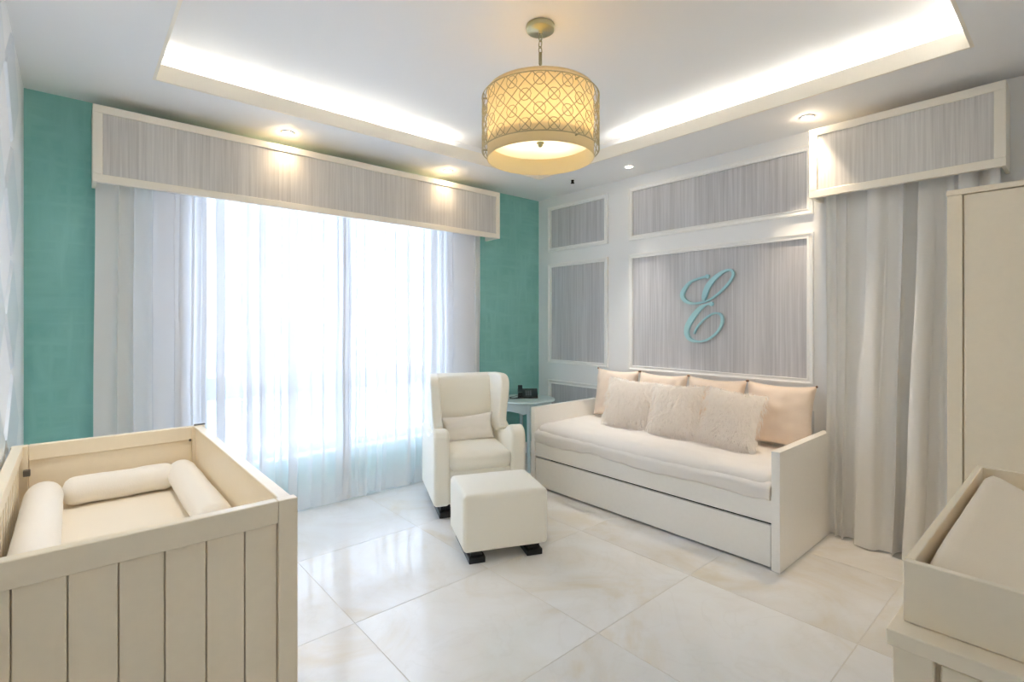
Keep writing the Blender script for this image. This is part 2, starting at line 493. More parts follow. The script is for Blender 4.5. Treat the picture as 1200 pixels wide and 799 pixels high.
# ------------------------------------------------------------------ city seen through the sheers
struct(box('terrain', 'concrete', -600, 700, 40, 1200, -62, -60))
def tower(x0, x1, y0, y1, z1, label, floors, cols):
    t = thing('tower_block', label, 'building', ((x0 + x1) / 2, (y0 + y1) / 2, -60), group=None)
    w, d, h = (x1 - x0) / 2, (y1 - y0) / 2, z1 + 60
    box('wall', 'concrete', -w, w, -d, d, 0, h, t)
    box('roof_slab', 'trim', -w - .5, w + .5, -d - .5, d + .5, h, h + 1.2, t)
    bmw = bmesh.new(); fh = h / floors; cw = 2 * w / cols
    for f in range(floors):
        add_box(bmw, -w + .6, w - .6, -d - 0.15, -d, f * fh + fh * .35, f * fh + fh * .8)
    o = link('window_band', bmw, 'alu', t); o['kind'] = 'stuff'
tower(66, 78, 240, 254, 2, 'slender pale tower rising to the horizon beyond the left half of the window', 22, 4)
tower(95, 135, 235, 260, -28, 'wide low pale block beyond the window, right of the slender tower', 9, 8)
tower(30, 62, 140, 160, -34, 'nearer squat pale block beyond the left lower panes', 8, 7)
tower(86, 112, 150, 165, -38, 'nearer low pale block beyond the right lower panes', 7, 6)

# ------------------------------------------------------------------ valances
def valance(label, axis, front, wall, a0, a1, z0, z1, name='valance'):
    t = thing(name, label, 'valance', ((a0 + a1) / 2 if axis else wall, wall if axis else (a0 + a1) / 2, z0))
    ox, oy, oz = t.location
    def bx(nm, mat, p0, p1, q0, q1, c0, c1, bev=0.003):   # p along wall, q depth
        if axis: return box(nm, mat, p0 - ox, p1 - ox, q0 - oy, q1 - oy, c0 - oz, c1 - oz, t, bev)
        return box(nm, mat, q0 - ox, q1 - ox, p0 - oy, p1 - oy, c0 - oz, c1 - oz, t, bev)
    fw = 0.047
    bx('top_board', 'creamtrim', a0 + .02, a1 - .02, front + 0.03, wall, z1 - 0.02, z1, 0)  # unseen board, added to stop window light leaking up onto the ceiling
    d0, d1 = front, front + 0.03
    bx('frame_rail', 'creamtrim', a0, a1, d0, d1, z0, z0 + fw); bx('frame_rail', 'creamtrim', a0, a1, d0, d1, z1 - fw, z1)
    bx('frame_stile', 'creamtrim', a0, a0 + fw, d0, d1, z0 + fw, z1 - fw); bx('frame_stile', 'creamtrim', a1 - fw, a1, d0, d1, z0 + fw, z1 - fw)
    bx('fabric_panel', 'striev', a0 + fw - .002, a1 - fw + .002, d0 + 0.008, d1, z0 + fw - .002, z1 - fw + .002, 0)
    bx('end_board', 'creamtrim', a0, a0 + 0.02, d1, wall, z0, z1); bx('end_board', 'creamtrim', a1 - 0.02, a1, d1, wall, z0, z1)
    return t
valance('long grey streaked valance box in a cream frame over the window', 1, 3.82, YB - .001, 0.088, 3.177, 2.247, 2.701)
valance('short grey streaked valance box in a cream frame over the right wall drape', 0, 3.70, XR - .001, 0.286, 1.226, 2.247, 2.701)

# ------------------------------------------------------------------ curtains
def drape(name, label, mat, axis, a0, a1, pos, amp, pitch, ztop, zbot, seed, over=0.0, folds=(), lean=0.0, flare=0.0, nz=26, thick=0.0, top_amp=0.6, step=0.006, drift=0.0, kick=0.0):
    """pleated cloth hanging from ztop; axis 1 runs along x at y=pos, axis 0 along y at x=pos. folds: (centre, width, strength) gathers that double the cloth"""
    r = random.Random(seed); L = a1 - a0
    n = max(40, int(L / step)); bm = bmesh.new(); grid = []
    ph = [r.uniform(0, 6.28) for _ in range(6)]
    for j in range(nz + 1):
        t = j / nz
        z = ztop + (zbot - ztop) * t
        row = []
        for i in range(n + 1):
            s = i / n; a = s * L
            warp = 0.35 * math.sin(2 * PI * a / (pitch * 4.3) + ph[0]) + 0.3 * math.sin(2 * PI * a / (pitch * 2.7) + ph[1] + 0.8 * t)
            phi = 2 * PI * (a / pitch + warp)
            k = amp * (top_amp + (1 - top_amp) * t) * (0.75 + 0.25 * math.sin(a / pitch * 0.9 + ph[2]))
            y = k * math.cos(phi) + 0.25 * k * math.cos(2.1 * phi + ph[3] + t)
            x = a + over * pitch * math.sin(phi)
            for (c, w, st) in folds:
                u = (a - c) / w
                if abs(u) < 3:
                    e = math.exp(-u * u)
                    x -= st * w * 4.4 * u * e
                    y += 0.5 * w * e * math.cos(c * 77) * 1.2
            x += drift * t ** 1.5 * math.sin(PI * s) + lean * t * (s - 0.5) + flare * t * t * (2 * s - 1)
            y += 0.010 * mnoise.noise((a * 3, t * 3, seed)) + (0.02 * math.sin(phi * 0.5 + ph[4]) + 0.012) * max(0, (t - 0.93) / 0.07) ** 2
            x += 0.012 * mnoise.noise((a * 4 + 9, t * 2.5, seed + 5))
            y -= kick * max(0, (t - 0.55) / 0.45) ** 2 * (0.55 + 0.45 * math.sin(phi * 0.5 + 1.0)) * math.sin(PI * min(1, s * 1.15 + .03))
            p = (a0 + x, pos + y, z) if axis else (pos + y, a0 + x, z)
            row.append(bm.verts.new(p))
        grid.append(row)
    for j in range(nz):
        for i in range(n):
            bm.faces.new((grid[j][i], grid[j][i + 1], grid[j + 1][i + 1], grid[j + 1][i]))
    o = link(name, bm, mat, None, smooth=True)
    return tag(o, label, 'curtain')

fr = random.Random(3)
def gather(L, dens, seed):
    r = random.Random(seed); out = []; a = 0.03
    while a < L - 0.03:
        w = r.uniform(0.006, 0.012) if r.random() < 0.68 else r.uniform(0.022, 0.04)
        out.append((a, w, r.uniform(0.7, 1.2))); a += r.uniform(0.5, 1.5) * dens(a / L)
    return out
drape('side_drape', 'opaque white drape at the left end of the window, behind the crib', 'drape', 1, 0.105, 0.47, 3.972, 0.026, 0.120, 2.46, 0.006, 11, 0.10)
drape('sheer_curtain', 'left sheer white voile curtain over the window, falling behind the crib', 'sheer', 1, 0.40, 1.66, 3.895, 0.016, 0.16, 2.46, 0.006, 21, 0.05,
      gather(1.28, lambda s: 0.024 if s < 0.2 else (0.065 if s < 0.85 else 0.045), 5), step=0.0025)
drape('sheer_curtain', 'right sheer white voile curtain over the window, falling behind the glider chair', 'sheer', 1, 1.60, 2.92, 3.91, 0.016, 0.15, 2.46, 0.006, 22, 0.05,
      gather(1.32, lambda s: 0.035 if s < 0.12 else (0.07 if s < 0.65 else 0.026), 8), step=0.0025)
drape('side_drape', 'opaque white drape at the right end of the window, behind the armchair wing', 'drape', 1, 2.80, 3.05, 3.972, 0.024, 0.07, 2.46, 0.006, 12, 0.10)
drape('wall_drape', 'full length white drape hanging on the right wall between daybed and wardrobe', 'drapeR', 0, 0.33, 1.165, 3.81, 0.052, 0.118, 2.46, 0.006, 34, 0.12, [(0.30, 0.03, 1.0), (0.55, 0.035, 1.1), (0.12, 0.025, 1.0)], top_amp=0.65, step=0.005, drift=0.07, kick=0.07)

# ------------------------------------------------------------------ cove LED strips
def strip(label, x0, x1, y0, y1):
    return tag(box('led_strip', 'led', x0, x1, y0, y1, HC + 0.024, HC + 0.034), label, 'light strip', 'LED strips in the ceiling cove')
strip('warm LED strip glowing in the ceiling cove on the window side', TX0 + .0, 2.30, TY1 + 0.05, TY1 + 0.062)
strip('warm LED strip glowing in the ceiling cove on the daybed side', TX1 + 0.05, TX1 + 0.062, TY0 + .0, 2.45)
strip('warm LED strip in the ceiling cove on the side nearest the viewer', TX0 + .3, TX1 - 0.1, TY0 - 0.062, TY0 - 0.05)

# ------------------------------------------------------------------ downlights and sprinkler
def downlight(x, y, label, watts, col=(1.0, 0.72, 0.42), cone=100, halo=0.4):
    t = thing('downlight', label, 'downlight', (x, y, HC), group='recessed downlights in the ceiling border')
    bm = lathe_bm([(0.030, 0.0), (0.042, 0.0), (0.045, -0.003), (0.042, -0.006), (0.033, -0.006), (0.030, -0.002), (0.030, 0.0)], 28)
    link('trim_ring', bm, 'trim', t, smooth=True)
    bm = lathe_bm([(0, -0.002), (0.031, -0.002), (0.031, 0.0), (0, 0.0)], 24)
    link('lens', bm, 'lens', t)
    l = bpy.data.lights.new('spot', 'SPOT'); l.energy = watts; l.color = col; l.spot_size = math.radians(cone); l.spot_blend = 1.0; l.shadow_soft_size = 0.02
    lo = bpy.data.objects.new('spot', l); C.objects.link(lo); lo.parent = t; lo.location = (0, 0, -0.012)
    l = bpy.data.lights.new('bulb', 'POINT'); l.energy = halo; l.color = col; l.shadow_soft_size = 0.012
    lo = bpy.data.objects.new('bulb', l); C.objects.link(lo); lo.parent = t; lo.location = (0, 0, -0.022)
downlight(1.152, 3.746, 'recessed downlight glowing above the left part of the window valance', DOWN_WATTS)
downlight(2.52, 3.753, 'recessed downlight glowing above the right part of the window valance', DOWN_WATTS)
downlight(3.632, 2.62, 'recessed downlight in the ceiling border over the middle of the daybed', 30.0, (1, .92, .82), 48, 0.03)
downlight(3.640, 1.218, 'recessed downlight in the ceiling next to the short valance', 22.0, (1, .80, .58), 70, 0.25)
downlight(0.085, 2.35, 'unseen recessed downlight added in the ceiling border above the crib', 18.0, (1, .94, .86), 80, 0.04)  # out of view, added to brighten the inside of the crib
t = thing('sprinkler_head', 'small dark sprinkler head on the ceiling near the panelled corner', 'sprinkler', (3.555, 3.204, HC))
link('escutcheon', lathe_bm([(0, 0), (0.03, 0), (0.03, -0.004), (0.012, -0.008), (0, -0.008)], 20), 'trim', t, smooth=True)
link('nozzle', lathe_bm([(0, -0.008), (0.014, -0.008), (0.014, -0.02), (0.009, -0.024), (0.018, -0.036), (0.018, -0.039), (0, -0.039)], 16), 'dark', t, smooth=True)

# ------------------------------------------------------------------ pendant
PX, PY = 1.845, 1.888
pd = thing('pendant_lamp', 'cream drum pendant lamp in a wire lattice hanging from the raised ceiling', 'lamp', (PX, PY, HU))
def zr(z): return z - HU
link('canopy', lathe_bm([(0, 0), (0.073, 0), (0.076, -0.006), (0.074, -0.024), (0.066, -0.029), (0.014, -0.031), (0.012, -0.042), (0, -0.042)], 40), 'nickel', pd, smooth=True)
z = -0.042; k = 0
bm = bmesh.new()
while z > -0.135:
    ring = []
    for q in range(16):
        a = 2 * PI * q / 16
        u, w = 0.011 * math.cos(a), 0.021 * math.sin(a)
        ring.append((u, 0, z - 0.019 + w) if k % 2 == 0 else (0, u, z - 0.019 + w))
    tube_bm(ring, 0.0026, 6, bm, closed=True); z -= 0.034; k += 1
link('chain', bm, 'nickel', pd, smooth=True)
ztop, zbot = zr(2.62), zr(2.275)
link('stem', lathe_bm([(0, -0.142), (0.009, -0.142), (0.009, -0.20), (0.006, -0.205), (0.006, ztop - 0.02), (0.02, ztop - 0.03), (0.02, ztop - 0.05), (0, ztop - 0.05)], 16), 'nickel', pd, smooth=True)
RS = 0.277
sh = link('shade', lathe_bm([(RS - 0.003, zbot), (RS, zbot), (RS, ztop), (RS - 0.003, ztop), (RS - 0.003, zbot)], 72), 'shade', pd, smooth=True)
for zz in (zbot, ztop):
    link('rim_wire', tube_bm([(RS * math.cos(2 * PI * q / 64), RS * math.sin(2 * PI * q / 64), zz) for q in range(64)], 0.003, 6, None, True), 'shade', sh, smooth=True)
zd = zr(2.362)
link('diffuser', lathe_bm([(0, zd), (RS - 0.006, zd), (RS - 0.006, zd + 0.004), (0, zd + 0.004)], 64), 'diffuser', pd)
link('added_lid', lathe_bm([(0.006, ztop - 0.012), (RS - 0.004, ztop - 0.012), (RS - 0.004, ztop - 0.009), (0.006, ztop - 0.009)], 64), 'shade', pd)  # unseen cloth lid, added to keep a bulb hot spot off the ceiling
bm = bmesh.new()
for a in (0, 2 * PI / 3, 4 * PI / 3):
    tube_bm([(0.015 * math.cos(a), 0.015 * math.sin(a), ztop - 0.035), (RS * math.cos(a), RS * math.sin(a), ztop - 0.022)], 0.0025, 6, bm)
link('spider', bm, 'nickel', pd)
link('finial', lathe_bm([(0, zd), (0.020, zd), (0.021, zd - 0.004), (0.012, zd - 0.010), (0.013, zd - 0.017), (0.007, zd - 0.024), (0, zd - 0.026)], 20), 'nickel', pd, smooth=True)
# lattice of crossing wires with rings at alternate crossings
RL = 0.304; la, lb = zr(2.312), zr(2.588); NA = 28; NZ = 4
cage = bmesh.new()
hz = (lb - la) / NZ; da = 2 * PI / NA
def cyl(a, z): return (RL * math.cos(a), RL * math.sin(a), z)
for kx in range(NA):
    for s in (1, -1):
        pts = [cyl(da * (kx + s * t / 2.0) , la + hz * t / 2.0) for t in range(0, 2 * NZ + 1)]
        tube_bm(pts, 0.0023, 4, cage)
    for r_ in range(NZ):
        c_a = da * (kx + (0 if (r_ % 2) else 0.5)) ; c_z = la + hz * (r_ + 0.5)
tube_bm([cyl(2 * PI * q / 72, la) for q in range(72)], 0.003, 5, cage, True)
tube_bm([cyl(2 * PI * q / 72, lb) for q in range(72)], 0.003, 5, cage, True)
lat = link('lattice', cage, 'wire', pd, smooth=True)
bm = bmesh.new()
for kx in range(NA):
    for r_ in range(NZ):
        if (kx + r_) % 2: continue
        ca, cz = da * (kx + 0.5), la + hz * (r_ + 0.5)
        tube_bm([cyl(ca + 0.42 * da * math.cos(2 * PI * q / 10), cz + 0.42 * hz * math.sin(2 * PI * q / 10)) for q in range(10)], 0.002, 4, bm, True)
o = link('lattice_rings', bm, 'wire', lat, smooth=True); o['kind'] = 'stuff'
for a in (0.4, 0.4 + 2 * PI / 3, 0.4 + 4 * PI / 3):
    for zz in (la + 0.004, lb - 0.004):
        link('spacer', tube_bm([(RS * math.cos(a), RS * math.sin(a), zz), (RL * math.cos(a), RL * math.sin(a), zz)], 0.004, 6), 'nickel', lat)
for a in (0, 2 * PI / 3, 4 * PI / 3):
    l = bpy.data.lights.new('bulb', 'POINT'); l.energy = PENDANT_WATTS / 3; l.color = (1.0, 0.90, 0.72); l.shadow_soft_size = 0.035
    lo = bpy.data.objects.new('bulb', l); C.objects.link(lo); lo.parent = pd
    lo.location = (0.11 * math.cos(a), 0.11 * math.sin(a), zr(2.455))

# ------------------------------------------------------------------ letter E
# centre line of the script capital in wall coordinates (across = y falling to the right, up = z) with stroke widths
_E = [[(2.046, 1.797, .020), (2.122, 1.785, .014), (2.200, 1.757, .018), (2.252, 1.700, .034), (2.270, 1.650, .036), (2.243, 1.606, .030), (2.181, 1.581, .018), (2.093, 1.587, .014), (2.016, 1.612, .014), (1.943, 1.661, .016), (1.870, 1.731, .018), (1.834, 1.792, .018), (1.848, 1.832, .018), (1.903, 1.829, .020), (1.976, 1.785, .034), (2.040, 1.716, .044), (2.070, 1.644, .040), (2.079, 1.599, .022)],
      [(2.012, 1.572, .020), (2.055, 1.567, .014), (2.110, 1.537, .034), (2.176, 1.463, .044), (2.222, 1.388, .044), (2.228, 1.322, .038), (2.192, 1.276, .026), (2.115, 1.263, .015), (2.036, 1.287, .015), (1.962, 1.345, .016), (1.925, 1.410, .020), (1.924, 1.466, .020), (1.952, 1.494, .015), (2.006, 1.490, .013), (2.072, 1.447, .012), (2.132, 1.388, .013), (2.162, 1.328, .013)]]
letter = thing('wall_letter', 'turquoise script capital letter E mounted on the big grey wall panel', 'letter', (XR - 0.004, 2.05, 1.27))
bmf = bmesh.new()
for path in _E:
    pts = smooth_poly(path, 7)
    L_, R_ = [], []
    for i, p in enumerate(pts):
        a = pts[max(0, i - 1)]; b = pts[min(len(pts) - 1, i + 1)]
        t = Vector((b[0] - a[0], b[1] - a[1])); t.normalize(); nrm = Vector((-t.y, t.x)); w = p[2] / 2
        L_.append((p[0] + nrm.x * w, p[1] + nrm.y * w)); R_.append((p[0] - nrm.x * w, p[1] - nrm.y * w))
    x0, x1 = 0.0, -0.022
    def V(q, x): return bmf.verts.new((x, q[0] - 2.05, q[1] - 1.27))
    lf = [V(q, x1) for q in L_]; rf = [V(q, x1) for q in R_]; lk = [V(q, x0) for q in L_]; rk = [V(q, x0) for q in R_]
    for i in range(len(pts) - 1):
        bmf.faces.new((lf[i], lf[i + 1], rf[i + 1], rf[i])); bmf.faces.new((lk[i], rk[i], rk[i + 1], lk[i + 1]))
        bmf.faces.new((lf[i], lk[i], lk[i + 1], lf[i + 1])); bmf.faces.new((rf[i], rf[i + 1], rk[i + 1], rk[i]))
    for i in (0, -1):
        bmf.faces.new((lf[i], rf[i], rk[i], lk[i]))
for (y, z) in ((2.046, 1.797), (2.012, 1.572)):
    r0 = [bmf.verts.new((0, y - 2.05 + .017 * math.cos(q * PI / 6), z - 1.27 + .017 * math.sin(q * PI / 6))) for q in range(12)]
    r1 = [bmf.verts.new((-0.0225, y - 2.05 + .017 * math.cos(q * PI / 6), z - 1.27 + .017 * math.sin(q * PI / 6))) for q in range(12)]
    bmf.faces.new(r0); bmf.faces.new(r1)
    for q in range(12): bmf.faces.new((r0[q], r0[(q + 1) % 12], r1[(q + 1) % 12], r1[q]))
link('letter_stroke', bmf, 'letterface', letter)

# ------------------------------------------------------------------ pillows
def pillow_bm(w, h, t, n=22, ear=0.06, seed=0, crease=0.008, pinch=0.10):
    """square stuffed cushion standing in the local xz plane, thickness along y"""
    bm = bmesh.new(); sides = []
    for s in (1, -1):
        g = []
        for j in range(n + 1):
            row = []
            for i in range(n + 1):
                u, v = 2 * i / n - 1, 2 * j / n - 1
                e = (1 - abs(u) ** 2.6) * (1 - abs(v) ** 2.6)
                th = t / 2 * max(0, e) ** 0.45
                px = u * (1 - pinch * (1 - v * v) * abs(u) ** 3 * -0.0) * (1 - pinch * (1 - v * v) * u * u) ; pz = v * (1 - pinch * (1 - u * u) * v * v)
                cr = crease * mnoise.noise((u * 3 + seed, v * 3, s * 4 + seed)) * min(1, e * 3)
                row.append((px * w / 2, s * (th + cr), pz * h / 2))
            g.append(row)
        sides.append(g)
    vmap = {}
    def vert(s, i, j):
        edge = i in (0, n) or j in (0, n)
        key = (0 if edge else s, i, j)
        if key not in vmap:
            p = sides[0 if s > 0 else 1][j][i]
            if edge: p = (p[0], 0, p[2])
            vmap[key] = bm.verts.new(p)
        return vmap[key]
    for s in (1, -1):
        for j in range(n):
            for i in range(n):
                f = [vert(s, i, j), vert(s, i + 1, j), vert(s, i + 1, j + 1), vert(s, i, j + 1)]
                bm.faces.new(f if s < 0 else f[::-1])
    return bm

# ------------------------------------------------------------------ daybed
bed = thing('daybed', 'white trundle daybed with flat panel ends against the panelled wall', 'bed', (3.44, 2.174, 0))
bx_, by_ = 3.44, 2.174
def bb(nm, x0, x1, y0, y1, z0, z1, mat='bed', bev=0.003, parent=None): return box(nm, mat, x0 - bx_, x1 - bx_, y0 - by_, y1 - by_, z0, z1, parent or bed, bev)
bb('end_panel', 3.013, 3.86, 1.148, 1.196, 0.0, 0.685)
bb('end_panel', 3.013, 3.86, 3.153, 3.201, 0.0, 0.685)
bb('back_panel', 3.835, 3.858, 1.196, 3.153, 0.10, 0.60)
bb('front_rail', 3.020, 3.045, 1.196, 3.153, 0.268, 0.418)
bb('slat_deck', 3.045, 3.835, 1.196, 3.153, 0.30, 0.335)
bb('trundle_drawer', 3.020, 3.044, 1.202, 3.147, 0.014, 0.254)
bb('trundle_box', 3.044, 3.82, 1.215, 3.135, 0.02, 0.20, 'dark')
bm = rbox_bm(3.03 - bx_, 3.83 - bx_, 1.20 - by_, 3.15 - by_, 0.337, 0.545, 0.06, 5, 0.012, 26)
for v in bm.verts:
    nz_ = mnoise.noise((v.co.x * 5, v.co.y * 5, 3.1)); n2 = mnoise.noise((v.co.x * 14, v.co.y * 9, 7.7))
    if v.co.z > 0.42:
        v.co.z += 0.010 * nz_ + 0.006 * n2
    if v.co.x < 3.10 - bx_:
        v.co.x += -0.010 * abs(mnoise.noise((v.co.y * 6, v.co.z * 8, 1.2)))
mat_o = link('mattress', bm, 'sheet', bed, smooth=True)
# cover edge hanging over the front rail in soft waves
bm = bmesh.new(); g = []
for j in range(9):
    row = []
    for i in range(161):
        y = 1.200 + (3.15 - 1.200) * i / 160; t = j / 8
        drop = 0.060 + 0.020 * mnoise.noise((y * 2.2, 0, 4)) + 0.012 * mnoise.noise((y * 7, 0, 9))
        z = 0.50 - t * (0.50 - 0.452 + drop)
        x = 3.018 + 0.03 * max(0, 1 - t * 4) - 0.010 * math.sin(t * PI) + 0.005 * mnoise.noise((y * 9, t * 2, 2)) - 0.006
        row.append(bm.verts.new((x - bx_, y - by_, z)))
    g.append(row)
for j in range(8):
    for i in range(160): bm.faces.new((g[j][i], g[j][i + 1], g[j + 1][i + 1], g[j + 1][i]))
o = link('coverlet_edge', bm, 'sheet', bed, smooth=True)
sd = o.modifiers.new('thickness', 'SOLIDIFY'); sd.thickness = 0.006

# four peach cushions at the back, three shaggy ones in front
def knot_bm(pts):
    bm = bmesh.new()
    for p in pts:
        lathe_bm([(0, -0.008), (0.006, -0.006), (0.008, 0), (0.006, 0.006), (0, 0.008)], 10, bm, p)
    return bm
cush = [(2.84, 'leftmost peach back cushion on the daybed, by the far end panel'), (2.37, 'second peach back cushion from the left, behind the shaggy pillows'),
        (1.90, 'third peach back cushion from the left, behind the shaggy pillows'), (1.432, 'rightmost peach back cushion, uncovered at the near end of the daybed')]
for i, (y, lab) in enumerate(cush):
    c = thing('back_cushion', lab, 'cushion', (3.735, y, 0.775), -PI / 2, 'peach back cushions on the daybed')
    c.rotation_euler = (math.radians(-9), 0, -PI / 2 + rng.uniform(-.03, .03))
    link('cushion_cover', pillow_bm(0.47, 0.44, 0.15, 22, seed=i * 3.3, crease=0.014), 'peach', c, smooth=True)
    for sx in (-1, 1):
        link('corner_knot', knot_bm([(sx * 0.231, 0, 0.216)]), 'knot', c, smooth=True)
def fur_bm(w, h, t, count, seed):
    r = random.Random(seed); bm = bmesh.new()
    for _ in range(count):
        u, v = r.uniform(-1, 1), r.uniform(-1, 1); s = -1 if r.random() < 0.8 else 1
        e = (1 - abs(u) ** 2.6) * (1 - abs(v) ** 2.6); th = t / 2 * max(0, e) ** 0.45
        base = Vector((u * (1 - .10 * (1 - v * v) * u * u) * w / 2, s * th, v * (1 - .10 * (1 - u * u) * v * v) * h / 2))
        cl = mnoise.noise_vector((u * 4.5, v * 3.5, seed + s)) 
        nrm = Vector((u * abs(u) * (1.0 if abs(u) > .8 else .3), s * 1.0 * (1 - max(abs(u), abs(v)) ** 4 * .8), v * abs(v) * (.7 if abs(v) > .8 else .2))).normalized()
        down = Vector((0.25 * u + cl.x * 0.9, 0, -0.85 + cl.z * 0.5))
        ln = r.uniform(0.035, 0.06)
        p1 = base + nrm * ln * 0.35 + down * ln * 0.25
        p2 = p1 + nrm * ln * 0.08 + down * ln * 0.75
        sd_ = Vector((1, r.uniform(-.6, .6), r.uniform(-.3, .3))).normalized() * r.uniform(0.0010, 0.0018)
        a, b = bm.verts.new(base - sd_), bm.verts.new(base + sd_)
        c, d = bm.verts.new(p1 - sd_ * .9), bm.verts.new(p1 + sd_ * .9); e_ = bm.verts.new(p2)
        bm.faces.new((a, b, d, c)); bm.faces.new((c, d, e_))
    return bm
furs = [(2.52, 3.50, 'left shaggy cream pillow on the daybed'), (2.075, 3.48, 'middle shaggy cream pillow on the daybed'), (1.640, 3.46, 'right shaggy cream pillow on the daybed, nearest the viewer')]
for i, (y, x, lab) in enumerate(furs):
    c = thing('shaggy_pillow', lab, 'pillow', (x, y, 0.757), -PI / 2, 'shaggy pillows on the daybed')
    c.rotation_euler = (math.radians(-17), math.radians((3, -2, 4)[i]), -PI / 2 + (0.10, 0.02, -0.06)[i])
    link('pillow_cover', pillow_bm(0.41, 0.39, 0.14, 18, seed=20 + i), 'fur', c, smooth=True)
    o = link('fur', fur_bm(0.412, 0.395, 0.145, 5500, 40 + i), 'fur', c, smooth=True); o['kind'] = 'stuff'

# ------------------------------------------------------------------ glider chair and ottoman
TH = -math.atan2(0.402, 0.916)
ch = thing('glider_chair', 'ivory upholstered wingback glider chair in front of the window', 'armchair', (1.946, 3.08, 0), TH)
W_, D_ = 0.70, 0.70
bm = rbox_bm(0.112, W_ - 0.112, 0.02, 0.60, 0.09, 0.345, 0.02, 3)
link('seat_base', bm, 'uphol', ch, smooth=True)
bm = rbox_bm(0.112, W_ - 0.112, -0.005, 0.58, 0.335, 0.470, 0.05, 6, 0.014, 8)
link('seat_cushion', bm, 'uphol', ch, smooth=True)
arm = smooth_poly([(0.0, 0.09), (0.0, 0.30), (0.0, 0.53), (0.020, 0.605), (0.07, 0.638), (0.13, 0.628), (0.20, 0.592), (0.29, 0.562), (0.40, 0.565), (0.50, 0.60)], 4)[1:] + [(0.64, 0.60), (0.68, 0.09)]
arm = [(0.0, 0.09)] + [p for p in arm if p[1] > 0.095] + [(0.68, 0.09)]
dd = []
for p in arm:
    if not dd or (abs(p[0] - dd[-1][0]) + abs(p[1] - dd[-1][1])) > 1e-4: dd.append(p)
for sgn in (0, 1):
    a, b = (0.0, 0.118) if sgn == 0 else (W_ - 0.118, W_)
    o = link('arm', prism_bm(dd, 0, a, b), 'uphol', ch, 0.028, 5)
wing = smooth_poly([(0.30, 0.575), (0.325, 0.66), (0.315, 0.76), (0.30, 0.86), (0.315, 0.95), (0.37, 0.992), (0.46, 1.0), (0.60, 0.995)], 4) + [(0.72, 0.97), (0.66, 0.55), (0.40, 0.53)]
for sgn in (0, 1):
    a, b = (0.045, 0.122) if sgn == 0 else (W_ - 0.135, W_ - 0.062)
    bm = prism_bm(wing, 0, a, b)
    for v in bm.verts:                 # wings splay outward toward the front and top
        k = max(0, (0.62 - v.co.y)) * max(0, (v.co.z - 0.55)) * 0.22
        v.co.x += -k if sgn == 0 else k
    link('wing', bm, 'uphol', ch, 0.028, 5)
bm = rbox_bm(0.10, W_ - 0.10, 0.0, 0.12, 0.0, 0.55, 0.045, 5, 0.014, 6)
o = link('backrest', bm, 'uphol', ch, smooth=True, loc=(0, 0.49, 0.44)); o.rotation_euler = (math.radians(-12), 0, 0)
bm = rbox_bm(0.05, W_ - 0.066, 0.62, 0.71, 0.09, 0.985, 0.03, 4)
for v in bm.verts: v.co.y += (v.co.z - 0.09) * 0.03
link('back_shell', bm, 'uphol', ch, smooth=True)
for x0 in (0.045, W_ - 0.145):
    box('runner', 'black', x0, x0 + 0.10, 0.03, 0.66, 0.0, 0.045, ch, 0.004)
    box('foot_block', 'black', x0 + .015, x0 + 0.085, 0.06, 0.60, 0.045, 0.092, ch)
lp = thing('lumbar_pillow', 'small rectangular ivory pillow leaning in the glider chair', 'pillow', (0, 0, 0))
mw = Matrix.Translation((1.946, 3.08, 0)) @ Matrix.Rotation(TH, 4, 'Z')
lp.location = mw @ Vector((W_ / 2 - 0.008, 0.405, 0.565)); lp.rotation_euler = (math.radians(-14), math.radians(-4), TH)
link('pillow_cover', pillow_bm(0.43, 0.215, 0.12, 22, seed=60, crease=0.006), 'uphol2', lp, smooth=True)

ot = thing('ottoman', 'ivory upholstered square ottoman standing before the glider chair', 'ottoman', (1.715, 2.393, 0), TH)
bm = rbox_bm(0.0, 0.53, 0.0, 0.44, 0.066, 0.405, 0.028, 5, 0.0, 10)
for v in bm.verts:
    u, w = (v.co.x / 0.53 - .5) * 2, (v.co.y / 0.44 - .5) * 2
    if v.co.z > 0.3: v.co.z += 0.018 * (1 - u * u) * (1 - w * w)
link('upholstered_body', bm, 'uphol', ot, smooth=True)
for x0 in (0.035, 0.395):
    box('runner', 'black', x0, x0 + 0.10, 0.012, 0.42, 0.0, 0.036, ot, 0.004)
    box('foot_block', 'black', x0 + .015, x0 + 0.085, 0.03, 0.39, 0.036, 0.07, ot)

# ------------------------------------------------------------------ round side table and telephone
tb = thing('side_table', 'round pale turquoise side table in the corner beside the daybed', 'table', (3.40, 3.70, 0))
link('table_top', lathe_bm([(0, 0.645), (0.285, 0.645), (0.297, 0.650), (0.30, 0.657), (0.296, 0.665), (0, 0.668)], 56), 'tealtable', tb, smooth=False)
bm = bmesh.new(); n = 96; top, bot, ti, bi = [], [], [], []
for k in range(n):
    a = 2 * PI * k / n; ph = (a * 4 / (2 * PI)) % 1
    dz = 0.100 - 0.030 * (abs(math.sin(PI * ph)) ** 0.7) + 0.014 * math.exp(-((ph - .5) / .08) ** 2)
    for lst, r, z_ in ((top, .262, .645), (bot, .262, .645 - dz), (ti, .246, .645), (bi, .246, .645 - dz)):
        lst.append(bm.verts.new((r * math.cos(a + PI / 4), r * math.sin(a + PI / 4), z_)))
for k in range(n):
    j = (k + 1) % n
    bm.faces.new((top[k], top[j], bot[j], bot[k])); bm.faces.new((ti[k], bi[k], bi[j], ti[j])); bm.faces.new((bot[k], bot[j], bi[j], bi[k]))
link('scalloped_apron', bm, 'tealtable', tb, smooth=False)
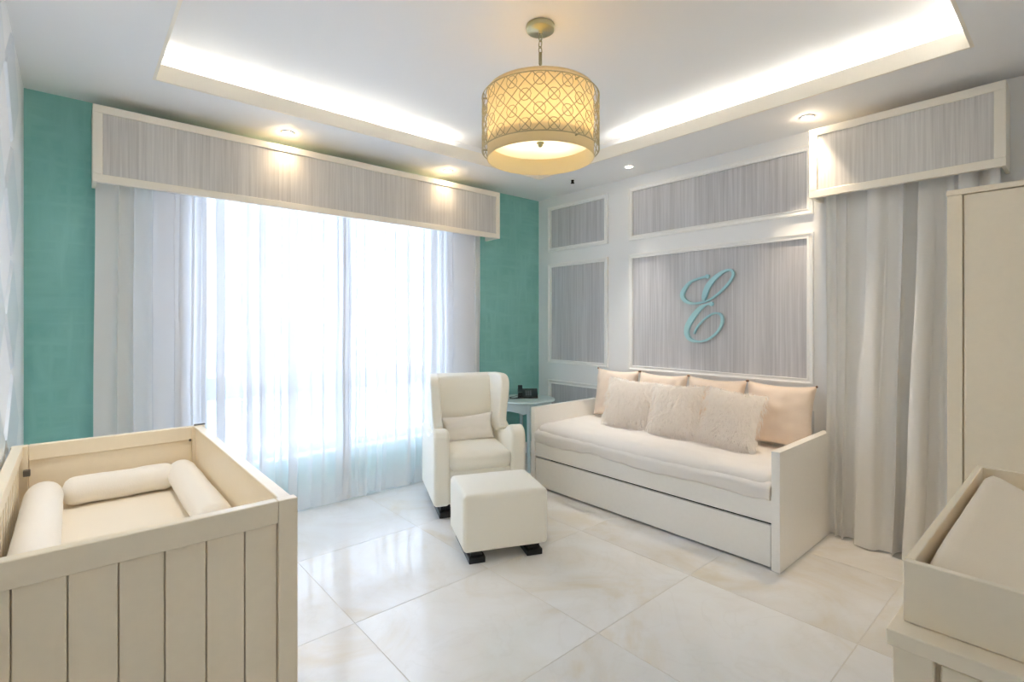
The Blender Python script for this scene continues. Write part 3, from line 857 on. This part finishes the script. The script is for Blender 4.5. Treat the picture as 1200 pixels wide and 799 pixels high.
for k in range(4):
    a = PI / 4 + k * PI / 2 + 0.2
    pts = smooth_poly([(0.245 * math.cos(a), 0.245 * math.sin(a), 0.645), (0.25 * math.cos(a), 0.25 * math.sin(a), 0.50), (0.235 * math.cos(a), 0.235 * math.sin(a), 0.25), (0.255 * math.cos(a), 0.255 * math.sin(a), 0.0)], 6)
    link('leg', tube_bm(pts, [0.024 - 0.012 * i / len(pts) for i in range(len(pts))], 10), 'tealtable', tb, smooth=True)

FACE = -YAW
tp = thing('desk_telephone', 'black desk telephone on the turquoise side table', 'telephone', (3.45, 3.735, 0.668), FACE)
link('body', prism_bm([(-0.09, 0), (-0.09, 0.018), (-0.07, 0.024), (0.07, 0.078), (0.085, 0.078), (0.09, 0.06), (0.09, 0)], 0, -0.085, 0.115), 'phone', tp, 0.004)
hs = smooth_poly([(-0.10, 0.035), (-0.085, 0.058), (-0.05, 0.058), (0.0, 0.075), (0.05, 0.098), (0.085, 0.112), (0.10, 0.10), (0.095, 0.078), (0.06, 0.068), (0.0, 0.05), (-0.05, 0.032), (-0.085, 0.022)], 3, True)
o = link('handset', prism_bm(hs, 0, -0.082, -0.036), 'phone', tp, 0.006, 3)
sl = (0.078 - 0.024) / 0.14
keys = bmesh.new()
for r_ in range(4):
    for c_ in range(3):
        y = -0.055 + 0.024 * r_; x = 0.0 + 0.022 * c_; z = 0.024 + (y + 0.07) * sl
        add_box(keys, x - .008, x + .008, y - .008, y + .008, z - .004, z + 0.005)
o = link('keypad', keys, 'key', tp); o['kind'] = 'stuff'
y = 0.048; z = 0.024 + (y + .07) * sl
o = box('display', 'lcd', -0.01, 0.08, -0.016, 0.016, -0.002, 0.003, tp); o.location = (0, y, z); o.rotation_euler = (math.atan(sl), 0, 0)
cp = [(-0.06, -0.098, 0.03)] + [(-0.075 - 0.09 * (k / 40), -0.105 - 0.03 * math.sin(k / 40 * PI) + 0.007 * math.cos(k * 1.6), 0.009 + 0.007 * math.sin(k * 1.6)) for k in range(41)] + [(-0.12, 0.02, 0.006), (-0.085, 0.05, 0.012)]
link('coiled_cord', tube_bm(cp, 0.0025, 5), 'phone', tp, smooth=True)

# ------------------------------------------------------------------ crib
CX0, CX1, CY0, CY1, CHT = -0.196, 0.507, 1.552, 2.985, 0.90
cr = thing('crib', 'cream panelled baby crib in the near left corner', 'crib', ((CX0 + CX1) / 2, (CY0 + CY1) / 2, 0))
ox, oy = cr.location.x, cr.location.y
def cb(nm, x0, x1, y0, y1, z0, z1, mat='cream', bev=0.004, parent=None): return box(nm, mat, x0 - ox, x1 - ox, y0 - oy, y1 - oy, z0, z1, parent or cr, bev)
PW = 0.055
def panel_end(y0, y1, planks_front):
    cb('post', CX0, CX0 + PW, y0, y1, 0, CHT); cb('post', CX1 - PW, CX1, y0, y1, 0, CHT)
    cb('top_rail', CX0 + PW, CX1 - PW, y0, y1, CHT - 0.066, CHT)
    cb('bottom_rail', CX0 + PW, CX1 - PW, y0, y1, 0.10, 0.18)
    xs_ = [CX0 + PW, -0.103, -0.009, 0.085, 0.179, 0.272, 0.366, CX1 - PW]
    for a, b in zip(xs_, xs_[1:]):
        if planks_front: cb('plank', a + .0012, b - .0012, y0 + 0.012, y1 - 0.010, 0.18, CHT - 0.066, bev=0.003)
    if planks_front: cb('lining_board', CX0 + PW, CX1 - PW, y1 - 0.0098, y1 - 0.004, 0.18, CHT - 0.066, bev=0)
    if not planks_front: cb('end_board', CX0 + PW, CX1 - PW, y0 + 0.010, y1 - 0.008, 0.18, CHT - 0.066)
panel_end(CY0, CY0 + 0.036, True)
panel_end(CY1 - 0.036, CY1, False)
# solid long side on the room side
cb('side_board', CX1 - 0.042, CX1 - 0.014, CY0 + 0.036, CY1 - 0.036, 0.14, CHT - 0.012)
cb('cap_rail', CX1 - 0.047, CX1 - 0.009, CY0 + 0.036, CY1 - 0.036, CHT - 0.012, CHT - .001)
# slatted long side along the wall
cb('side_rail', CX0 + 0.004, CX0 + 0.038, CY0 + .036, CY1 - .036, CHT - 0.05, CHT)
cb('side_rail', CX0 + 0.004, CX0 + 0.038, CY0 + .036, CY1 - .036, 0.16, 0.22)
ns = 17
for k in range(ns):
    y = CY0 + 0.036 + (CY1 - CY0 - 0.072) * (k + 0.5) / ns
    cb('slat', CX0 + 0.013, CX0 + 0.028, y - 0.021, y + 0.021, 0.22, CHT - 0.05, bev=0.003)
cb('mattress_base', CX0 + 0.04, CX1 - 0.044, CY0 + .04, CY1 - .04, 0.47, 0.50)
bm = rbox_bm(CX0 + .042 - ox, CX1 - .046 - ox, CY0 + .04 - oy, CY1 - .04 - oy, 0.50, 0.635, 0.03, 4, 0.006, 6)
link('mattress', bm, 'crib_sheet', cr, smooth=True)
for z in (0.835, 0.60):
    o = link('screw', lathe_bm([(0, 0), (0.006, 0), (0.006, 0.002), (0, 0.003)], 12), 'steel', cr)
    o.location = (CX1 - 0.03 - ox - 0.035, CY1 - 0.037 - oy, z); o.rotation_euler = (PI / 2, 0, 0)
o = cb('side_bracket', CX0 + 0.040, CX0 + 0.062, CY1 - 0.062, CY1 - 0.037, 0.775, 0.80, 'steel', 0.002)
o = cb('corner_cap', CX1 - 0.045, CX1 + 0.004, CY1 - 0.020, CY1 + 0.002, CHT + .0005, CHT + 0.006, 'steel', 0.002)
def bolster_thing(label, p0, p1, r):
    a, b = Vector(p0), Vector(p1); L = (b - a).length
    t = tag(thing('bolster', label, 'bolster', a), label, 'bolster', 'bolsters around the crib mattress')
    n = 26; pts, rr = [], []
    for i in range(n + 1):
        s = i / n; e = min(s, 1 - s) * L
        k = 1.0 if e >= r * .8 else math.sqrt(max(0.0, 1 - (1 - e / (r * .8)) ** 2)) * 0.96 + 0.04
        pts.append((b - a) * s + Vector((0, 0, 0.003 * mnoise.noise((s * 6, r * 90, 1))))); rr.append(r * k * (1 + 0.025 * mnoise.noise((s * 9, a.x * 7, 5))))
    link('bolster_cover', tube_bm(pts, rr, 24), 'bolster', t, smooth=True)
    return t
zb = 0.698
bolster_thing('bolster lying across the far end of the crib mattress', (-0.040, 2.862, zb), (0.375, 2.862, zb), 0.060)
bolster_thing('bolster lying along the solid side of the crib, nearest the window', (0.395, 2.92, zb + .002), (0.395, 2.06, zb + .002), 0.062)
bolster_thing('bolster lying along the slatted wall side of the crib', (-0.090, 2.90, zb + .002), (-0.090, 1.95, zb + .002), 0.062)

# ------------------------------------------------------------------ wardrobe
wd = thing('wardrobe', 'tall cream wardrobe in front of the right wall drape', 'wardrobe', (3.29, 0.08, 0))
def wbx(nm, x0, x1, y0, y1, z0, z1, bev=0.003, mat='cream'): return box(nm, mat, x0 - 3.29, x1 - 3.29, y0 - 0.08, y1 - 0.08, z0, z1, wd, bev)
wbx('carcass', 3.022, 3.58, -0.26, 0.423, 0.06, 1.995)
wbx('plinth', 3.04, 3.57, -0.25, 0.415, 0.0, 0.06)
wbx('top_board', 3.000, 3.585, -0.265, 0.428, 1.995, 2.020)
wbx('door_stile', 3.003, 3.022, 0.372, 0.425, 0.06, 1.995)
d = wbx('door', 3.003, 3.021, -0.255, 0.366, 0.065, 1.990)

# ------------------------------------------------------------------ dresser with changing tray
dr = thing('dresser', 'cream dresser carrying the changing tray at the right edge', 'dresser', (1.60, -0.03, 0))
def db(nm, x0, x1, y0, y1, z0, z1, bev=0.003, mat='cream'): return box(nm, mat, x0 - 1.60, x1 - 1.60, y0 + 0.03, y1 + 0.03, z0, z1, dr, bev)
db('top_board', 1.046, 2.12, -0.285, 0.228, 0.872, 0.900)
db('carcass', 1.075, 2.10, -0.28, 0.205, 0.08, 0.872)
db('corner_post', 1.052, 1.075, 0.165, 0.220, 0.0, 0.872); db('corner_post', 2.075, 2.115, 0.165, 0.220, 0.0, 0.872)
db('corner_post', 1.052, 1.075, -0.285, -0.23, 0.0, 0.872)
db('side_panel', 1.058, 1.075, -0.225, 0.158, 0.06, 0.866)
for z0, z1 in ((0.10, 0.34), (0.35, 0.60), (0.61, 0.86)):
    db('drawer', 1.085, 2.07, 0.205, 0.222, z0, z1)
tr = thing('changing_tray', 'cream open changing tray resting on the dresser top', 'changing tray', (1.53, 0.0, 0.9005))
def tbx(nm, x0, x1, y0, y1, z0, z1): return box(nm, 'cream', x0 - 1.53, x1 - 1.53, y0, y1, z0, z1, tr, 0.0025)
tbx('tray_side', 1.105, 1.958, 0.199, 0.213, 0, 0.107)
tbx('tray_side', 1.105, 1.958, -0.263, -0.249, 0, 0.107)
tbx('tray_end', 1.091, 1.105, -0.263, 0.213, 0, 0.107)
tbx('tray_end', 1.958, 1.972, -0.263, 0.213, 0, 0.107)
tbx('rear_ledge', 1.972, 1.998, -0.263, 0.213, 0, 0.094)
tbx('tray_floor', 1.105, 1.958, -0.249, 0.199, 0, 0.012)
bm = bmesh.new(); nx, ny = 44, 30
px0, px1, py0, py1 = 1.108, 1.915, -0.247, 0.1975
top = []
for i in range(nx + 1):
    row = []
    for j in range(ny + 1):
        u, v = i / nx, 2 * j / ny - 1
        base = 0.118 - 0.075 * max(0, math.cos(v * PI / 2 * 1.15)) ** 1.1 if abs(v) < .87 else 0.118
        edge_v = max(0, 1 - max(0, (abs(v) - 0.80) / 0.20) ** 2.2)
        eu = min(u, 1 - u) / 0.11
        edge_u = 1 if eu >= 1 else math.sqrt(max(0, 1 - (1 - eu) ** 2))
        z = 0.016 + (base - 0.016) * (0.45 + 0.55 * edge_v ** 0.6) * (0.35 + 0.65 * edge_u)
        z += 0.002 * mnoise.noise((u * 9, v * 4, 2))
        row.append(bm.verts.new((px0 + (px1 - px0) * u - 1.53, py0 + (py1 - py0) * j / ny, z)))
    top.append(row)
for i in range(nx):
    for j in range(ny): bm.faces.new((top[i][j], top[i + 1][j], top[i + 1][j + 1], top[i][j + 1]))
rim = [top[i][0] for i in range(nx + 1)] + [top[nx][j] for j in range(1, ny + 1)] + [top[i][ny] for i in range(nx - 1, -1, -1)] + [top[0][j] for j in range(ny - 1, 0, -1)]
low = [bm.verts.new((v.co.x, v.co.y, 0.0125)) for v in rim]
for k in range(len(rim)):
    j = (k + 1) % len(rim); bm.faces.new((rim[k], rim[j], low[j], low[k]))
bm.faces.new(low)
cpd = thing('changing_pad', 'cream contoured changing pad lying in the tray', 'changing pad', (1.53, 0, 0.9008))
link('pad_cover', bm, 'pad', cpd, smooth=True)
